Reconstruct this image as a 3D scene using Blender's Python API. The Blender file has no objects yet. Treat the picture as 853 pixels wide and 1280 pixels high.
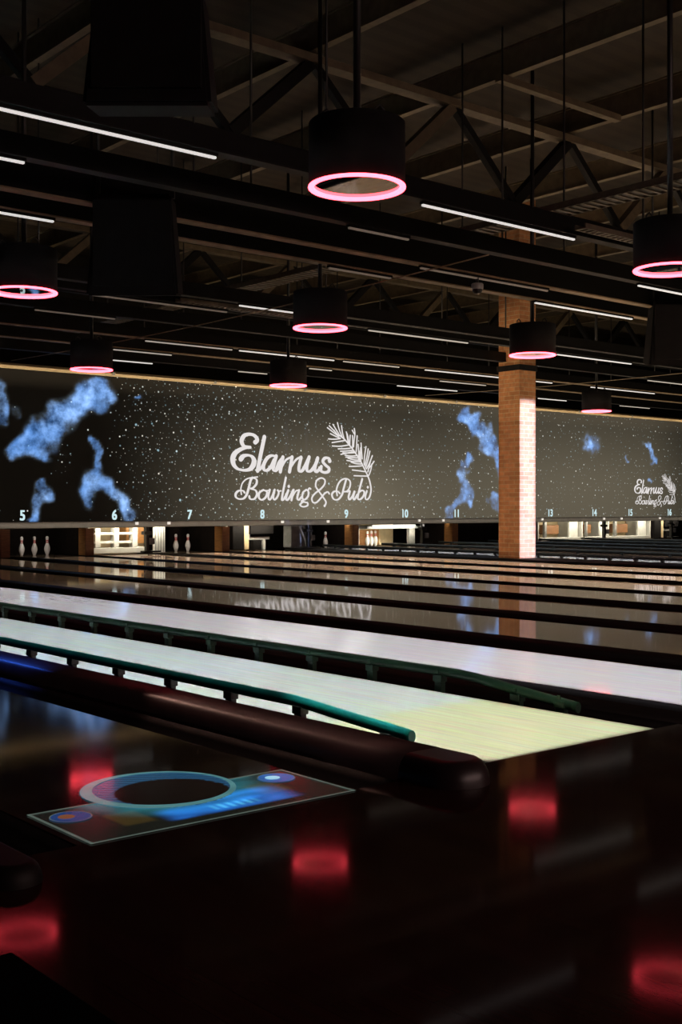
import bpy, bmesh, math, random
import numpy as np
from mathutils import Vector, Matrix, noise

random.seed(7)
scene = bpy.context.scene
COL = scene.collection
PI = math.pi

# ------------------------------------------------------------------ survey of the photograph (853 x 1280)
F, CX, HY, EYE = 1477.0, 426.5, 634.0, 0.967
YAW = math.radians(40)
CA, SA = math.cos(YAW), math.sin(YAW)
SCREEN_Y = 21.2            # plane of the screen wall above the pins
PIN_Y = 22.2               # back row of pins
FOUL_Y = 3.075             # foul line


def on_plane_y(x, y, Y):
    t = (x - CX) / F
    d = Y / (CA - SA * t)
    return t * d * CA + d * SA, EYE - (y - HY) / F * d


def at_height(x, y, z):
    d = (EYE - z) * F / (y - HY)
    u = (x - CX) / F * d
    return u * CA + d * SA, d * CA - u * SA


# ------------------------------------------------------------------ helpers
class MB:
    def __init__(self):
        self.bm = bmesh.new()

    def box(self, x0, x1, y0, y1, z0, z1, bevel=0.0):
        r = bmesh.ops.create_cube(self.bm, size=1.0)
        vs = r['verts']
        for v in vs:
            v.co = Vector(((x0 + x1) / 2 + v.co.x * (x1 - x0), (y0 + y1) / 2 + v.co.y * (y1 - y0), (z0 + z1) / 2 + v.co.z * (z1 - z0)))
        if bevel:
            es = list({e for v in vs for e in v.link_edges})
            bmesh.ops.bevel(self.bm, geom=es, offset=bevel, segments=2, affect='EDGES', profile=0.5)
        return self

    def bar(self, a, b, w, h=None):
        """rectangular bar between two points, width w, height h"""
        h = h or w
        a, b = Vector(a), Vector(b)
        d = (b - a)
        L = d.length
        d.normalize()
        up = Vector((0, 0, 1)) if abs(d.z) < 0.95 else Vector((0, 1, 0))
        s = d.cross(up).normalized()
        u = s.cross(d).normalized()
        c = []
        for p in (a, b):
            for (i, j) in ((-1, -1), (1, -1), (1, 1), (-1, 1)):
                c.append(self.bm.verts.new(p + s * (i * w / 2) + u * (j * h / 2)))
        for f in ((0, 1, 2, 3), (7, 6, 5, 4), (0, 4, 5, 1), (1, 5, 6, 2), (2, 6, 7, 3), (3, 7, 4, 0)):
            self.bm.faces.new([c[i] for i in f])
        return self

    def tube(self, pts, r, n=8, caps=True):
        pts = [Vector(p) for p in pts]
        rings = []
        for i, p in enumerate(pts):
            d = (pts[min(i + 1, len(pts) - 1)] - pts[max(i - 1, 0)]).normalized()
            up = Vector((0, 0, 1)) if abs(d.z) < 0.95 else Vector((0, 1, 0))
            s = d.cross(up).normalized()
            u = s.cross(d).normalized()
            rr = r[i] if isinstance(r, (list, tuple)) else r
            rings.append([self.bm.verts.new(p + (s * math.cos(2 * PI * k / n) + u * math.sin(2 * PI * k / n)) * rr) for k in range(n)])
        for a, b in zip(rings, rings[1:]):
            for k in range(n):
                f = self.bm.faces.new((a[k], a[(k + 1) % n], b[(k + 1) % n], b[k]))
                f.smooth = True
        if caps:
            self.bm.faces.new(rings[0][::-1])
            self.bm.faces.new(rings[-1])
        return self

    def lathe(self, prof, n=32, c=(0, 0, 0), smooth=True):
        rings = []
        for (r, z) in prof:
            if r < 1e-6:
                rings.append([self.bm.verts.new((c[0], c[1], c[2] + z))])
            else:
                rings.append([self.bm.verts.new((c[0] + r * math.cos(2 * PI * k / n), c[1] + r * math.sin(2 * PI * k / n), c[2] + z)) for k in range(n)])
        for a, b in zip(rings, rings[1:]):
            for k in range(n):
                k2 = (k + 1) % n
                if len(a) == 1 and len(b) == 1:
                    continue
                if len(a) == 1:
                    f = self.bm.faces.new((a[0], b[k2], b[k]))
                elif len(b) == 1:
                    f = self.bm.faces.new((a[k], a[k2], b[0]))
                else:
                    f = self.bm.faces.new((a[k], a[k2], b[k2], b[k]))
                f.smooth = smooth
        return self

    def sweep(self, prof, x, y0, y1, close=True):
        """profile of (dx, z) points extruded along Y"""
        a = [self.bm.verts.new((x + p[0], y0, p[1])) for p in prof]
        b = [self.bm.verts.new((x + p[0], y1, p[1])) for p in prof]
        m = len(prof)
        for k in range(m if close else m - 1):
            f = self.bm.faces.new((a[k], a[(k + 1) % m], b[(k + 1) % m], b[k]))
            f.smooth = True
        if close:
            self.bm.faces.new(a[::-1])
            self.bm.faces.new(b)
        return self

    def poly(self, pts):
        self.bm.faces.new([self.bm.verts.new(p) for p in pts])
        return self

    def build(self, name, mat, parent=None, recalc=True):
        if recalc:
            bmesh.ops.recalc_face_normals(self.bm, faces=self.bm.faces[:])
        me = bpy.data.meshes.new(name)
        self.bm.to_mesh(me)
        self.bm.free()
        me.materials.append(mat)
        o = bpy.data.objects.new(name, me)
        COL.objects.link(o)
        if parent:
            o.parent = parent
        return o


def tag(o, label=None, cat=None, group=None, kind=None):
    if label: o['label'] = label
    if cat: o['category'] = cat
    if group: o['group'] = group
    if kind: o['kind'] = kind
    return o


def empty(name, loc=(0, 0, 0), rz=0.0):
    o = bpy.data.objects.new(name, None)
    o.location = loc
    o.rotation_euler = (0, 0, rz)
    o.empty_display_size = 0.1
    COL.objects.link(o)
    return o


def copy_tree(o, parent=None):
    c = o.copy()
    COL.objects.link(c)
    c.parent = parent
    for k in ('label', 'group'):
        if parent is None and k in c:
            del c[k]
    for ch in list(o.children):
        copy_tree(ch, c)
    return c


# ------------------------------------------------------------------ materials
MATS = {}


def mat(name, col, rough=0.5, metal=0.0, spec=0.5, emit=None, es=0.0, var=0.25, scale=8.0, bump=0.0, stretch=(1, 1, 1), tint=None):
    m = bpy.data.materials.new(name)
    m.use_nodes = True
    nt = m.node_tree
    b = nt.nodes['Principled BSDF']
    tc = nt.nodes.new('ShaderNodeTexCoord')
    mp = nt.nodes.new('ShaderNodeMapping')
    mp.inputs['Scale'].default_value = stretch
    nz = nt.nodes.new('ShaderNodeTexNoise')
    nz.inputs['Scale'].default_value = scale
    nz.inputs['Detail'].default_value = 4
    rp = nt.nodes.new('ShaderNodeValToRGB')
    lo = [max(0, c * (1 - var)) for c in col]
    hi = [min(1, c * (1 + var)) for c in col]
    rp.color_ramp.elements[0].position = 0.3
    rp.color_ramp.elements[1].position = 0.7
    rp.color_ramp.elements[0].color = (*lo, 1)
    rp.color_ramp.elements[1].color = (*hi, 1)
    nt.links.new(tc.outputs['Object'], mp.inputs['Vector'])
    nt.links.new(mp.outputs[0], nz.inputs['Vector'])
    nt.links.new(nz.outputs['Fac'], rp.inputs[0])
    nt.links.new(rp.outputs[0], b.inputs['Base Color'])
    b.inputs['Roughness'].default_value = rough
    b.inputs['Metallic'].default_value = metal
    b.inputs['Specular IOR Level'].default_value = spec
    if tint: b.inputs['Specular Tint'].default_value = (*tint, 1)
    if emit:
        b.inputs['Emission Color'].default_value = (*emit, 1)
        b.inputs['Emission Strength'].default_value = es
    if bump:
        bp = nt.nodes.new('ShaderNodeBump')
        bp.inputs['Strength'].default_value = bump
        bp.inputs['Distance'].default_value = 0.01
        nt.links.new(nz.outputs['Fac'], bp.inputs['Height'])
        nt.links.new(bp.outputs[0], b.inputs['Normal'])
    MATS[name] = m
    return m


def plank_mat(name, c1, c2, rough, width, length, spec=0.5, gap=0.35, coat=0.0, tint=None, rough_var=0.05):
    """long wood strips running along Y"""
    m = bpy.data.materials.new(name)
    m.use_nodes = True
    nt = m.node_tree
    N, L = nt.nodes.new, nt.links.new
    b = nt.nodes['Principled BSDF']
    tc = N('ShaderNodeTexCoord')
    mp = N('ShaderNodeMapping')
    mp.inputs['Rotation'].default_value = (0, 0, PI / 2)
    br = N('ShaderNodeTexBrick')
    br.inputs['Scale'].default_value = 1.0
    br.inputs['Brick Width'].default_value = length
    br.inputs['Row Height'].default_value = width
    br.inputs['Mortar Size'].default_value = 0.0009
    br.inputs['Color1'].default_value = (*c1, 1)
    br.inputs['Color2'].default_value = (*c2, 1)
    br.inputs['Mortar'].default_value = (*[c * gap for c in c1], 1)
    nz = N('ShaderNodeTexNoise')
    mp2 = N('ShaderNodeMapping')
    mp2.inputs['Scale'].default_value = (60, 2.5, 1)
    nz.inputs['Scale'].default_value = 1.0
    nz.inputs['Detail'].default_value = 5
    mx = N('ShaderNodeMix')
    mx.data_type = 'RGBA'
    mx.blend_type = 'MULTIPLY'
    mx.inputs[0].default_value = 0.5
    L(tc.outputs['Object'], mp.inputs['Vector'])
    L(tc.outputs['Object'], mp2.inputs['Vector'])
    L(mp.outputs[0], br.inputs['Vector'])
    L(mp2.outputs[0], nz.inputs['Vector'])
    L(br.outputs['Color'], mx.inputs[6])
    L(nz.outputs['Color'], mx.inputs[7])
    L(mx.outputs[2], b.inputs['Base Color'])
    mr = N('ShaderNodeMapRange')
    mr.inputs['To Min'].default_value = max(0.02, rough - rough_var)
    mr.inputs['To Max'].default_value = rough + rough_var
    L(nz.outputs['Fac'], mr.inputs['Value'])
    L(mr.outputs[0], b.inputs['Roughness'])
    b.inputs['Specular IOR Level'].default_value = spec
    if tint: b.inputs['Specular Tint'].default_value = (*tint, 1)
    MATS[name] = m
    return m


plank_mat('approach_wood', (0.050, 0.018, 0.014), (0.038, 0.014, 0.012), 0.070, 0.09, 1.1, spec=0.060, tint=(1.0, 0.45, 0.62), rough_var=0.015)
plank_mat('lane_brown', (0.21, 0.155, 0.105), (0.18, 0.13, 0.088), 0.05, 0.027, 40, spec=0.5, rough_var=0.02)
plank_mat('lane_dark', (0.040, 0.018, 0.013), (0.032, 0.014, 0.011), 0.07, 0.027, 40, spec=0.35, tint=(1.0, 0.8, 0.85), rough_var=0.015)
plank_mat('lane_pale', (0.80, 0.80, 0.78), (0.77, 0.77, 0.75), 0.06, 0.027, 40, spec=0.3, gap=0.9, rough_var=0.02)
mat('black_metal', (0.012, 0.011, 0.010), 0.45, 0.0)
mat('black_matte', (0.008, 0.007, 0.007), 0.85, spec=0.15)
mat('rail_paint', (0.004, 0.0035, 0.003), 0.6, spec=0.15)
mat('flange', (0.30, 0.215, 0.125), 0.6)  # light caught on some rail undersides, put into the tan colour
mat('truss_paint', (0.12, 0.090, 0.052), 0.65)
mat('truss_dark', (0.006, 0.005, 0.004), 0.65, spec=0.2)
mat('gutter_black', (0.006, 0.005, 0.005), 0.6, spec=0.15)
mat('cap_black', (0.026, 0.015, 0.016), 0.36, spec=0.5)
mat('cap_far', (0.008, 0.006, 0.005), 0.55, spec=0.2)
mat('bumper_teal', (0.010, 0.20, 0.18), 0.28, spec=0.35)
mat('bumper_green', (0.030, 0.075, 0.050), 0.35, spec=0.3)
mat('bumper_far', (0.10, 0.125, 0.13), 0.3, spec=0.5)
mat('orange_wood', (0.42, 0.19, 0.055), 0.5, stretch=(2, 2, 20), scale=3)
mat('brown_wood', (0.22, 0.10, 0.04), 0.5, stretch=(2, 2, 20), scale=3)
mat('cream_panel', (0.72, 0.58, 0.34), 0.6, var=0.1)
mat('machine_white', (0.62, 0.62, 0.58), 0.45, var=0.08)
mat('machine_grey', (0.22, 0.22, 0.21), 0.5)
mat('pit_curtain', (0.014, 0.010, 0.008), 0.9, spec=0.1, stretch=(18, 1, 1))
mat('pin_white', (0.80, 0.78, 0.74), 0.25, var=0.04)
mat('pin_red', (0.55, 0.03, 0.02), 0.35)
mat('wall_dark', (0.020, 0.017, 0.013), 0.9, spec=0.1, bump=0.2)
mat('trim_tan', (0.40, 0.31, 0.19), 0.5, var=0.1)
mat('lip_grey', (0.20, 0.185, 0.16), 0.55, var=0.1)
mat('stud_white', (0.8, 0.8, 0.78), 0.4, emit=(1, 0.92, 0.85), es=0.55)
mat('mirror_plate', (0.36, 0.34, 0.31), 0.015, metal=1.0, var=0.05)
mat('ring_glow', (0.9, 0.4, 0.6), 0.4, emit=(11.0, 0.60, 0.86), es=1.0, var=0.0)
mat('led_bright', (0.9, 0.9, 0.9), 0.4, emit=(1.0, 0.97, 0.93), es=0.66, var=0.0)
mat('led_mid', (0.9, 0.9, 0.9), 0.4, emit=(1.0, 0.93, 0.82), es=0.30, var=0.0)
mat('led_dim', (0.5, 0.45, 0.4), 0.5, emit=(1.0, 0.82, 0.62), es=0.06, var=0.0)
mat('camera_white', (0.45, 0.45, 0.42), 0.4)
mat('tray_steel', (0.16, 0.13, 0.09), 0.5, metal=0.3)
mat('cable_black', (0.03, 0.028, 0.025), 0.5)
mat('mat_rubber', (0.002, 0.002, 0.002), 0.9, spec=0.02)  # black of the darker floor reflection, laid on as a sheet
mat('arrow_dark', (0.06, 0.06, 0.06), 0.4)
mat('letter_white', (0.02, 0.02, 0.02), 0.8, emit=(0.83, 0.79, 0.78), es=0.95, var=0.0)
mat('number_cyan', (0.02, 0.02, 0.02), 0.8, emit=(0.62, 0.82, 0.86), es=0.95, var=0.0)
M = MATS


def brick_mat():
    m = bpy.data.materials.new('red_brick')
    m.use_nodes = True
    nt = m.node_tree
    N, L = nt.nodes.new, nt.links.new
    b = nt.nodes['Principled BSDF']
    tc = N('ShaderNodeTexCoord')
    sx = N('ShaderNodeSeparateXYZ')
    ad = N('ShaderNodeMath')
    cb = N('ShaderNodeCombineXYZ')
    L(tc.outputs['Object'], sx.inputs[0])
    L(sx.outputs[0], ad.inputs[0])
    L(sx.outputs[1], ad.inputs[1])
    L(ad.outputs[0], cb.inputs[0])
    L(sx.outputs[2], cb.inputs[1])
    br = N('ShaderNodeTexBrick')
    br.inputs['Scale'].default_value = 1.0
    br.inputs['Brick Width'].default_value = 0.25
    br.inputs['Row Height'].default_value = 0.077
    br.inputs['Mortar Size'].default_value = 0.007
    br.inputs['Mortar Smooth'].default_value = 0.3
    br.inputs['Color1'].default_value = (0.36, 0.150, 0.058, 1)
    br.inputs['Color2'].default_value = (0.52, 0.235, 0.095, 1)
    br.inputs['Mortar'].default_value = (0.45, 0.30, 0.17, 1)
    L(cb.outputs[0], br.inputs['Vector'])
    nz = N('ShaderNodeTexNoise')
    nz.inputs['Scale'].default_value = 9
    nz.inputs['Detail'].default_value = 5
    L(tc.outputs['Object'], nz.inputs['Vector'])
    mx = N('ShaderNodeMix')
    mx.data_type = 'RGBA'
    mx.blend_type = 'OVERLAY'
    mx.inputs[0].default_value = 0.45
    L(br.outputs['Color'], mx.inputs[6])
    L(nz.outputs['Fac'], mx.inputs[7])
    L(mx.outputs[2], b.inputs['Base Color'])
    bp = N('ShaderNodeBump')
    bp.inputs['Strength'].default_value = 0.6
    bp.inputs['Distance'].default_value = 0.006
    bp.invert = True
    L(br.outputs['Fac'], bp.inputs['Height'])
    L(bp.outputs[0], b.inputs['Normal'])
    b.inputs['Roughness'].default_value = 0.85
    return m


M['red_brick'] = brick_mat()


def ceiling_mat():
    m = bpy.data.materials.new('roof_deck')
    m.use_nodes = True
    nt = m.node_tree
    N, L = nt.nodes.new, nt.links.new
    b = nt.nodes['Principled BSDF']
    tc = N('ShaderNodeTexCoord')
    wv = N('ShaderNodeTexWave')
    wv.wave_type = 'BANDS'
    wv.bands_direction = 'Y'
    wv.inputs['Scale'].default_value = 1.1
    wv.inputs['Distortion'].default_value = 0.3
    rp = N('ShaderNodeValToRGB')
    rp.color_ramp.elements[0].position = 0.35
    rp.color_ramp.elements[0].color = (0.022, 0.016, 0.010, 1)
    rp.color_ramp.elements[1].position = 0.6
    rp.color_ramp.elements[1].color = (0.030, 0.022, 0.014, 1)
    L(tc.outputs['Object'], wv.inputs['Vector'])
    L(wv.outputs['Fac'], rp.inputs[0])
    L(rp.outputs[0], b.inputs['Base Color'])
    b.inputs['Roughness'].default_value = 0.8
    b.inputs['Specular IOR Level'].default_value = 0.2
    return m


M['roof_deck'] = ceiling_mat()

# ------------------------------------------------------------------ the room
ZC = 6.6
X0, X1, Y0, Y1 = -9.0, 42.0, -8.0, 24.0


def struct(o, label=None):
    o['kind'] = 'structure'
    if label: o['label'] = label
    return o


fl = struct(MB().box(X0, X1, Y0, FOUL_Y - 0.004, -0.16, 0.0).build('floor', M['approach_wood']))
lf = struct(MB().box(X0, X1, FOUL_Y - 0.004, Y1, -0.30, -0.14).build('floor_lower', M['gutter_black']))
struct(MB().box(X0, X1, Y0, Y1, ZC, ZC + 0.1).build('ceiling', M['roof_deck']))
struct(MB().box(X0, X1, Y1, Y1 + 0.2, -0.3, ZC).build('wall_back', M['wall_dark']))
struct(MB().box(X0 - 0.2, X0, Y0, Y1, -0.3, ZC).build('wall_left', M['wall_dark']))
struct(MB().box(X1, X1 + 0.2, Y0, Y1, -0.3, ZC).build('wall_right', M['wall_dark']))
struct(MB().box(X0, X1, Y0 - 0.2, Y0, -0.3, ZC).build('wall_front', M['wall_dark']))

# ------------------------------------------------------------------ lanes
LW = 1.054
LANES = [  # centre x, surface, words that single the lane out
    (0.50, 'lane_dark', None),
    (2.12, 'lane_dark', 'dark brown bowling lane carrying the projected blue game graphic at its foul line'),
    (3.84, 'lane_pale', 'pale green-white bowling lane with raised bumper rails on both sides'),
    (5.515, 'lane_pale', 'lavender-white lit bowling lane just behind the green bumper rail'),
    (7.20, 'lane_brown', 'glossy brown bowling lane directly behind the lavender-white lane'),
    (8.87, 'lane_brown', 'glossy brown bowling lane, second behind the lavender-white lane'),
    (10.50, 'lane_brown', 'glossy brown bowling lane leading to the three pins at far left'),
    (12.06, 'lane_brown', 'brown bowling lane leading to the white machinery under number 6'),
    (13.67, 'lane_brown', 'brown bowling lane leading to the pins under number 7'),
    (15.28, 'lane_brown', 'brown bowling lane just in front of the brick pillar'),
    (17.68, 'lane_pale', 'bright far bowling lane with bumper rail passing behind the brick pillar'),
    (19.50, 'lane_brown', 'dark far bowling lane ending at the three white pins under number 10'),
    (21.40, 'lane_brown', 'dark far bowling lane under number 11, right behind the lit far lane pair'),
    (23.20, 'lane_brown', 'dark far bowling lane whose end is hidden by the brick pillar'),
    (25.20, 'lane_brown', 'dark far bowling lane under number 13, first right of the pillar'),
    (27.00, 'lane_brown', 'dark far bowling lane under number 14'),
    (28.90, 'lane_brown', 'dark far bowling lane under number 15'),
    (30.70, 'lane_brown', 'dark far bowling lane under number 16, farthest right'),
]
LANE_END = 22.55
GUT = 0.20


def gutter_mb(x, y0, y1):
    prof = []
    n = 8
    for k in range(n + 1):
        a = PI + PI * k / n
        prof.append((0.5 * GUT * math.cos(a), -0.004 + 0.085 * math.sin(a)))
    for k in range(n, -1, -1):
        a = PI + PI * k / n
        prof.append((0.5 * GUT * math.cos(a) * 1.0, -0.016 + 0.095 * math.sin(a)))
    mb = MB()
    mb.sweep(prof, x, y0, y1)
    return mb


lane_objs = []
for i, (xc, mt, lab) in enumerate(LANES):
    if lab is None:
        continue
    r = empty('bowling_lane', (xc, FOUL_Y, 0))
    tag(r, lab, 'bowling lane', 'bowling lanes side by side')
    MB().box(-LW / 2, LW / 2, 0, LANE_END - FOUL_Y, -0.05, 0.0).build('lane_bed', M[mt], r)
    for s in (-1, 1):
        gutter_mb(s * (LW / 2 + GUT / 2 + 0.002), 0.02, LANE_END - FOUL_Y).build('gutter', M['gutter_black'], r)
    if i in (2, 3):
        for k in range(-3, 4):
            y = 4.75 - abs(k) * 0.29
            x = k * 0.135
            MB().poly([(x - 0.014, y - 0.10, 0.0012), (x + 0.014, y - 0.10, 0.0012), (x, y + 0.06, 0.0012)]).build('lane_arrow', M['arrow_dark'], r)
    lane_objs.append(r)

# dividers between neighbouring lanes (a rounded ball-return capping in front, flat caps beyond)


def divider(xa, xb, y0, y1, top, m, name, label, group, nose=True, round_=0.06):
    w = xb - xa
    c = (xa + xb) / 2
    o = empty(name, (c, y0, 0))
    tag(o, label, 'lane divider', group)
    prof = [(-w / 2, -0.13), (w / 2, -0.13), (w / 2, top - round_)]
    for k in range(1, 6):
        a = PI / 2 * k / 6
        prof.append((w / 2 - round_ * (1 - math.cos(a)), top - round_ + round_ * math.sin(a)))
    for k in range(1, 6):
        a = PI / 2 + PI / 2 * k / 6
        prof.append((-w / 2 + round_ * (1 + math.cos(a)), top - round_ + round_ * math.sin(a)))
    prof.append((-w / 2, top - round_))
    MB().sweep(prof, 0, 0.012 if nose else 0, y1 - y0).build('capping', m, o)
    return o


def nose(o, w, top, length, m):
    """rounded front end of a capping lying on the approach"""
    mb = MB()
    n, k2 = 16, 6
    rings = []
    for j in range(k2 + 1):
        b = PI / 2 * j / k2
        z = 0.0005 + (top - 0.0005) * math.sin(b)
        sc = 0.55 + 0.45 * math.cos(b) if j < k2 else 0.55
        ring = []
        for k in range(n + 1):
            a = PI + PI * k / n
            ring.append(mb.bm.verts.new((w / 2 * sc * math.cos(a), -(length - w / 2) + w / 2 * sc * math.sin(a), z)))
        ring.append(mb.bm.verts.new((w / 2 * sc, 0.012, z)))
        ring.insert(0, mb.bm.verts.new((-w / 2 * sc, 0.012, z)))
        rings.append(ring)
    for a, b in zip(rings, rings[1:]):
        for k in range(len(a) - 1):
            f = mb.bm.faces.new((a[k], a[k + 1], b[k + 1], b[k]))
            f.smooth = True
    mb.bm.faces.new(rings[-1])
    return mb.build('capping_nose', m, o)


DIV = [
    (0, 'black rounded ball-track capping cut off by the left picture edge', 0.055, 'cap_far'),
    (1, 'black rounded ball-track capping with a blunt nose beside the game graphic', 0.088, 'cap_black'),
    (2, 'flat black divider between the green-white and the lavender-white lane', 0.012, 'cap_far'),
    (3, 'flat black divider behind the lavender-white lane', 0.035, 'cap_far'),
    (4, 'flat black divider behind the first brown lane', 0.02, 'cap_far'),
    (5, 'flat black divider behind the second brown lane', 0.035, 'cap_far'),
    (6, 'flat black divider behind the lane of the three left pins', 0.02, 'cap_far'),
    (7, 'flat black divider ending at the post right of number 6', 0.035, 'cap_far'),
    (8, 'flat black divider behind the lane of number 7', 0.02, 'cap_far'),
    (9, 'black divider on which the brick pillar stands', 0.035, 'cap_far'),
    (10, 'black divider just behind the bright far lane', 0.03, 'cap_far'),
    (11, 'black divider behind the lane of number 10', 0.05, 'cap_far'),
    (12, 'black divider behind the lane of number 11', 0.03, 'cap_far'),
    (13, 'black divider behind the lane hidden by the pillar', 0.05, 'cap_far'),
    (14, 'black divider between the lanes of numbers 13 and 14', 0.03, 'cap_far'),
    (15, 'black divider between the lanes of numbers 14 and 15', 0.05, 'cap_far'),
    (16, 'black divider between the lanes of numbers 15 and 16', 0.03, 'cap_far'),
]
for i, lab, top, mt in DIV:
    xa = LANES[i][0] + LW / 2 + GUT + 0.006
    xb = LANES[i + 1][0] - LW / 2 - GUT - 0.006
    if i < 2:
        o = divider(xa, xb, FOUL_Y, LANE_END, top, M[mt], 'ball_track_capping', lab, 'raised lane cappings')
        w = xb - xa
        nose(o, w, top, 0.27, M[mt])
    else:
        divider(xa, xb, FOUL_Y, 21.05, top, M[mt], 'lane_divider', lab, 'flat dividers between lanes', nose=False, round_=min(0.03, top + 0.02))

# ------------------------------------------------------------------ bumper rails


def bumper_rail(x, label, m, y_start, y_end, posts, drop, side, foot_m=None):
    o = empty('bumper_rail', (x, y_start, 0))
    tag(o, label, 'bumper rail', 'raised bumper rails along lanes')
    L = y_end - y_start
    zt = 0.095
    mb = MB()
    # flattened tube: an upright oval profile swept along the lane, the near end dipping into the gutter
    path = [(0, zt - drop), (0.03, zt - drop + 0.005), (0.36, zt - drop * 0.52), (0.66, zt - 0.006), (0.78, zt), (L, zt)]
    rings = []
    n = 12
    for (y, z) in path:
        rings.append([mb.bm.verts.new((0.020 * math.cos(2 * PI * k / n), y, z + 0.026 * math.sin(2 * PI * k / n))) for k in range(n)])
    for a, b in zip(rings, rings[1:]):
        for k in range(n):
            f = mb.bm.faces.new((a[k], a[(k + 1) % n], b[(k + 1) % n], b[k]))
            f.smooth = True
    mb.bm.faces.new(rings[0][::-1])
    mb.bm.faces.new(rings[-1])
    mb.build('rail_tube', m, o)
    for (y, z) in posts:
        p = MB()
        p.box(-0.016, 0.016, y - 0.026, y + 0.026, -0.06, z - 0.015, 0.003)
        p.box(-0.024, 0.024, y - 0.032, y + 0.032, z - 0.055, z - 0.018, 0.004)
        p.box(0.020 if side < 0 else -0.026, 0.026 if side < 0 else -0.020, y - 0.01, y + 0.01, z - 0.01, z + 0.01)
        p.build('bracket', foot_m or m, o)
    return o


ya = [0.14] + [0.73 + 0.545 * k for k in range(33)]
xa = LANES[2][0]
bumper_rail(xa - LW / 2 - 0.045, 'teal bumper rail along the near side of the green-white lane', M['bumper_teal'], 3.45, 21.0,
            [(y, 0.095 if y > 0.5 else 0.058) for y in ya if y < 17.2], 0.05, -1, M['black_metal'])
bumper_rail(xa + LW / 2 + 0.075, 'dark green bumper rail along the far side of the green-white lane', M['bumper_green'], 3.55, 21.0,
            [(y - 0.35 if k else 0.1, 0.095 if k > 1 else 0.06) for k, y in enumerate(ya) if y < 17.2], 0.075, 1)
xb = LANES[10][0]
bumper_rail(xb - LW / 2 - 0.07, 'black bumper rail along the bright far lane behind the pillar', M['bumper_far'], 3.5, 21.0,
            [(y, 0.095) for y in ya[1:] if y < 17.2], 0.05, -1)
for li, lab in ((11, 'black bumper rail on the near side of the lane of number 10'), (12, 'black bumper rail on the near side of the lane of number 11'),
                (13, 'black bumper rail along the lane hidden by the pillar'), (14, 'black bumper rail along the lane of number 13'),
                (15, 'black bumper rail along the lane of number 14')):
    bumper_rail(LANES[li][0] - LW / 2 - 0.07, lab, M['bumper_far'], 3.5, 21.0, [(y, 0.095) for y in ya[1::2] if y < 17.2], 0.05, -1)

# ------------------------------------------------------------------ projected game graphic on the dark lane
gx, gy = LANES[1][0], FOUL_Y
gr = empty('projected_game_graphic', (gx, gy, 0))
tag(gr, 'projected blue and teal game graphic with a ring on the dark lane start', 'projected graphic')


def glow_mat(name, col, s, alpha=1.0):
    m = bpy.data.materials.new(name)
    m.use_nodes = True
    nt = m.node_tree
    b = nt.nodes['Principled BSDF']
    tc = nt.nodes.new('ShaderNodeTexCoord')
    nz = nt.nodes.new('ShaderNodeTexNoise')
    nz.inputs['Scale'].default_value = 14
    mr = nt.nodes.new('ShaderNodeMapRange')
    mr.inputs['To Min'].default_value = s * 0.6
    mr.inputs['To Max'].default_value = s * 1.4
    nt.links.new(tc.outputs['Object'], nz.inputs['Vector'])
    nt.links.new(nz.outputs['Fac'], mr.inputs['Value'])
    nt.links.new(mr.outputs[0], b.inputs['Emission Strength'])
    b.inputs['Base Color'].default_value = (0.02, 0.012, 0.01, 1)
    b.inputs['Roughness'].default_value = 0.12
    b.inputs['Emission Color'].default_value = (*col, 1)
    M[name] = m
    return m


def paint_mat(name):
    """emission from the painted colour of the projection, a glossy dark lane underneath"""
    m = bpy.data.materials.new(name)
    m.use_nodes = True
    nt = m.node_tree
    b = nt.nodes['Principled BSDF']
    at = nt.nodes.new('ShaderNodeVertexColor')
    at.layer_name = 'proj'
    b.inputs['Base Color'].default_value = (0.03, 0.014, 0.011, 1)
    b.inputs['Roughness'].default_value = 0.12
    nt.links.new(at.outputs['Color'], b.inputs['Emission Color'])
    b.inputs['Emission Strength'].default_value = 1.0
    return m


RX0, RX1, RY0, RY1 = -0.49, 0.50, -0.02, 0.39
RC, RR = (0.005, 0.43), 0.265


def sm(a, b, x):
    t = min(1, max(0, (x - a) / (b - a)))
    return t * t * (3 - 2 * t)


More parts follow.
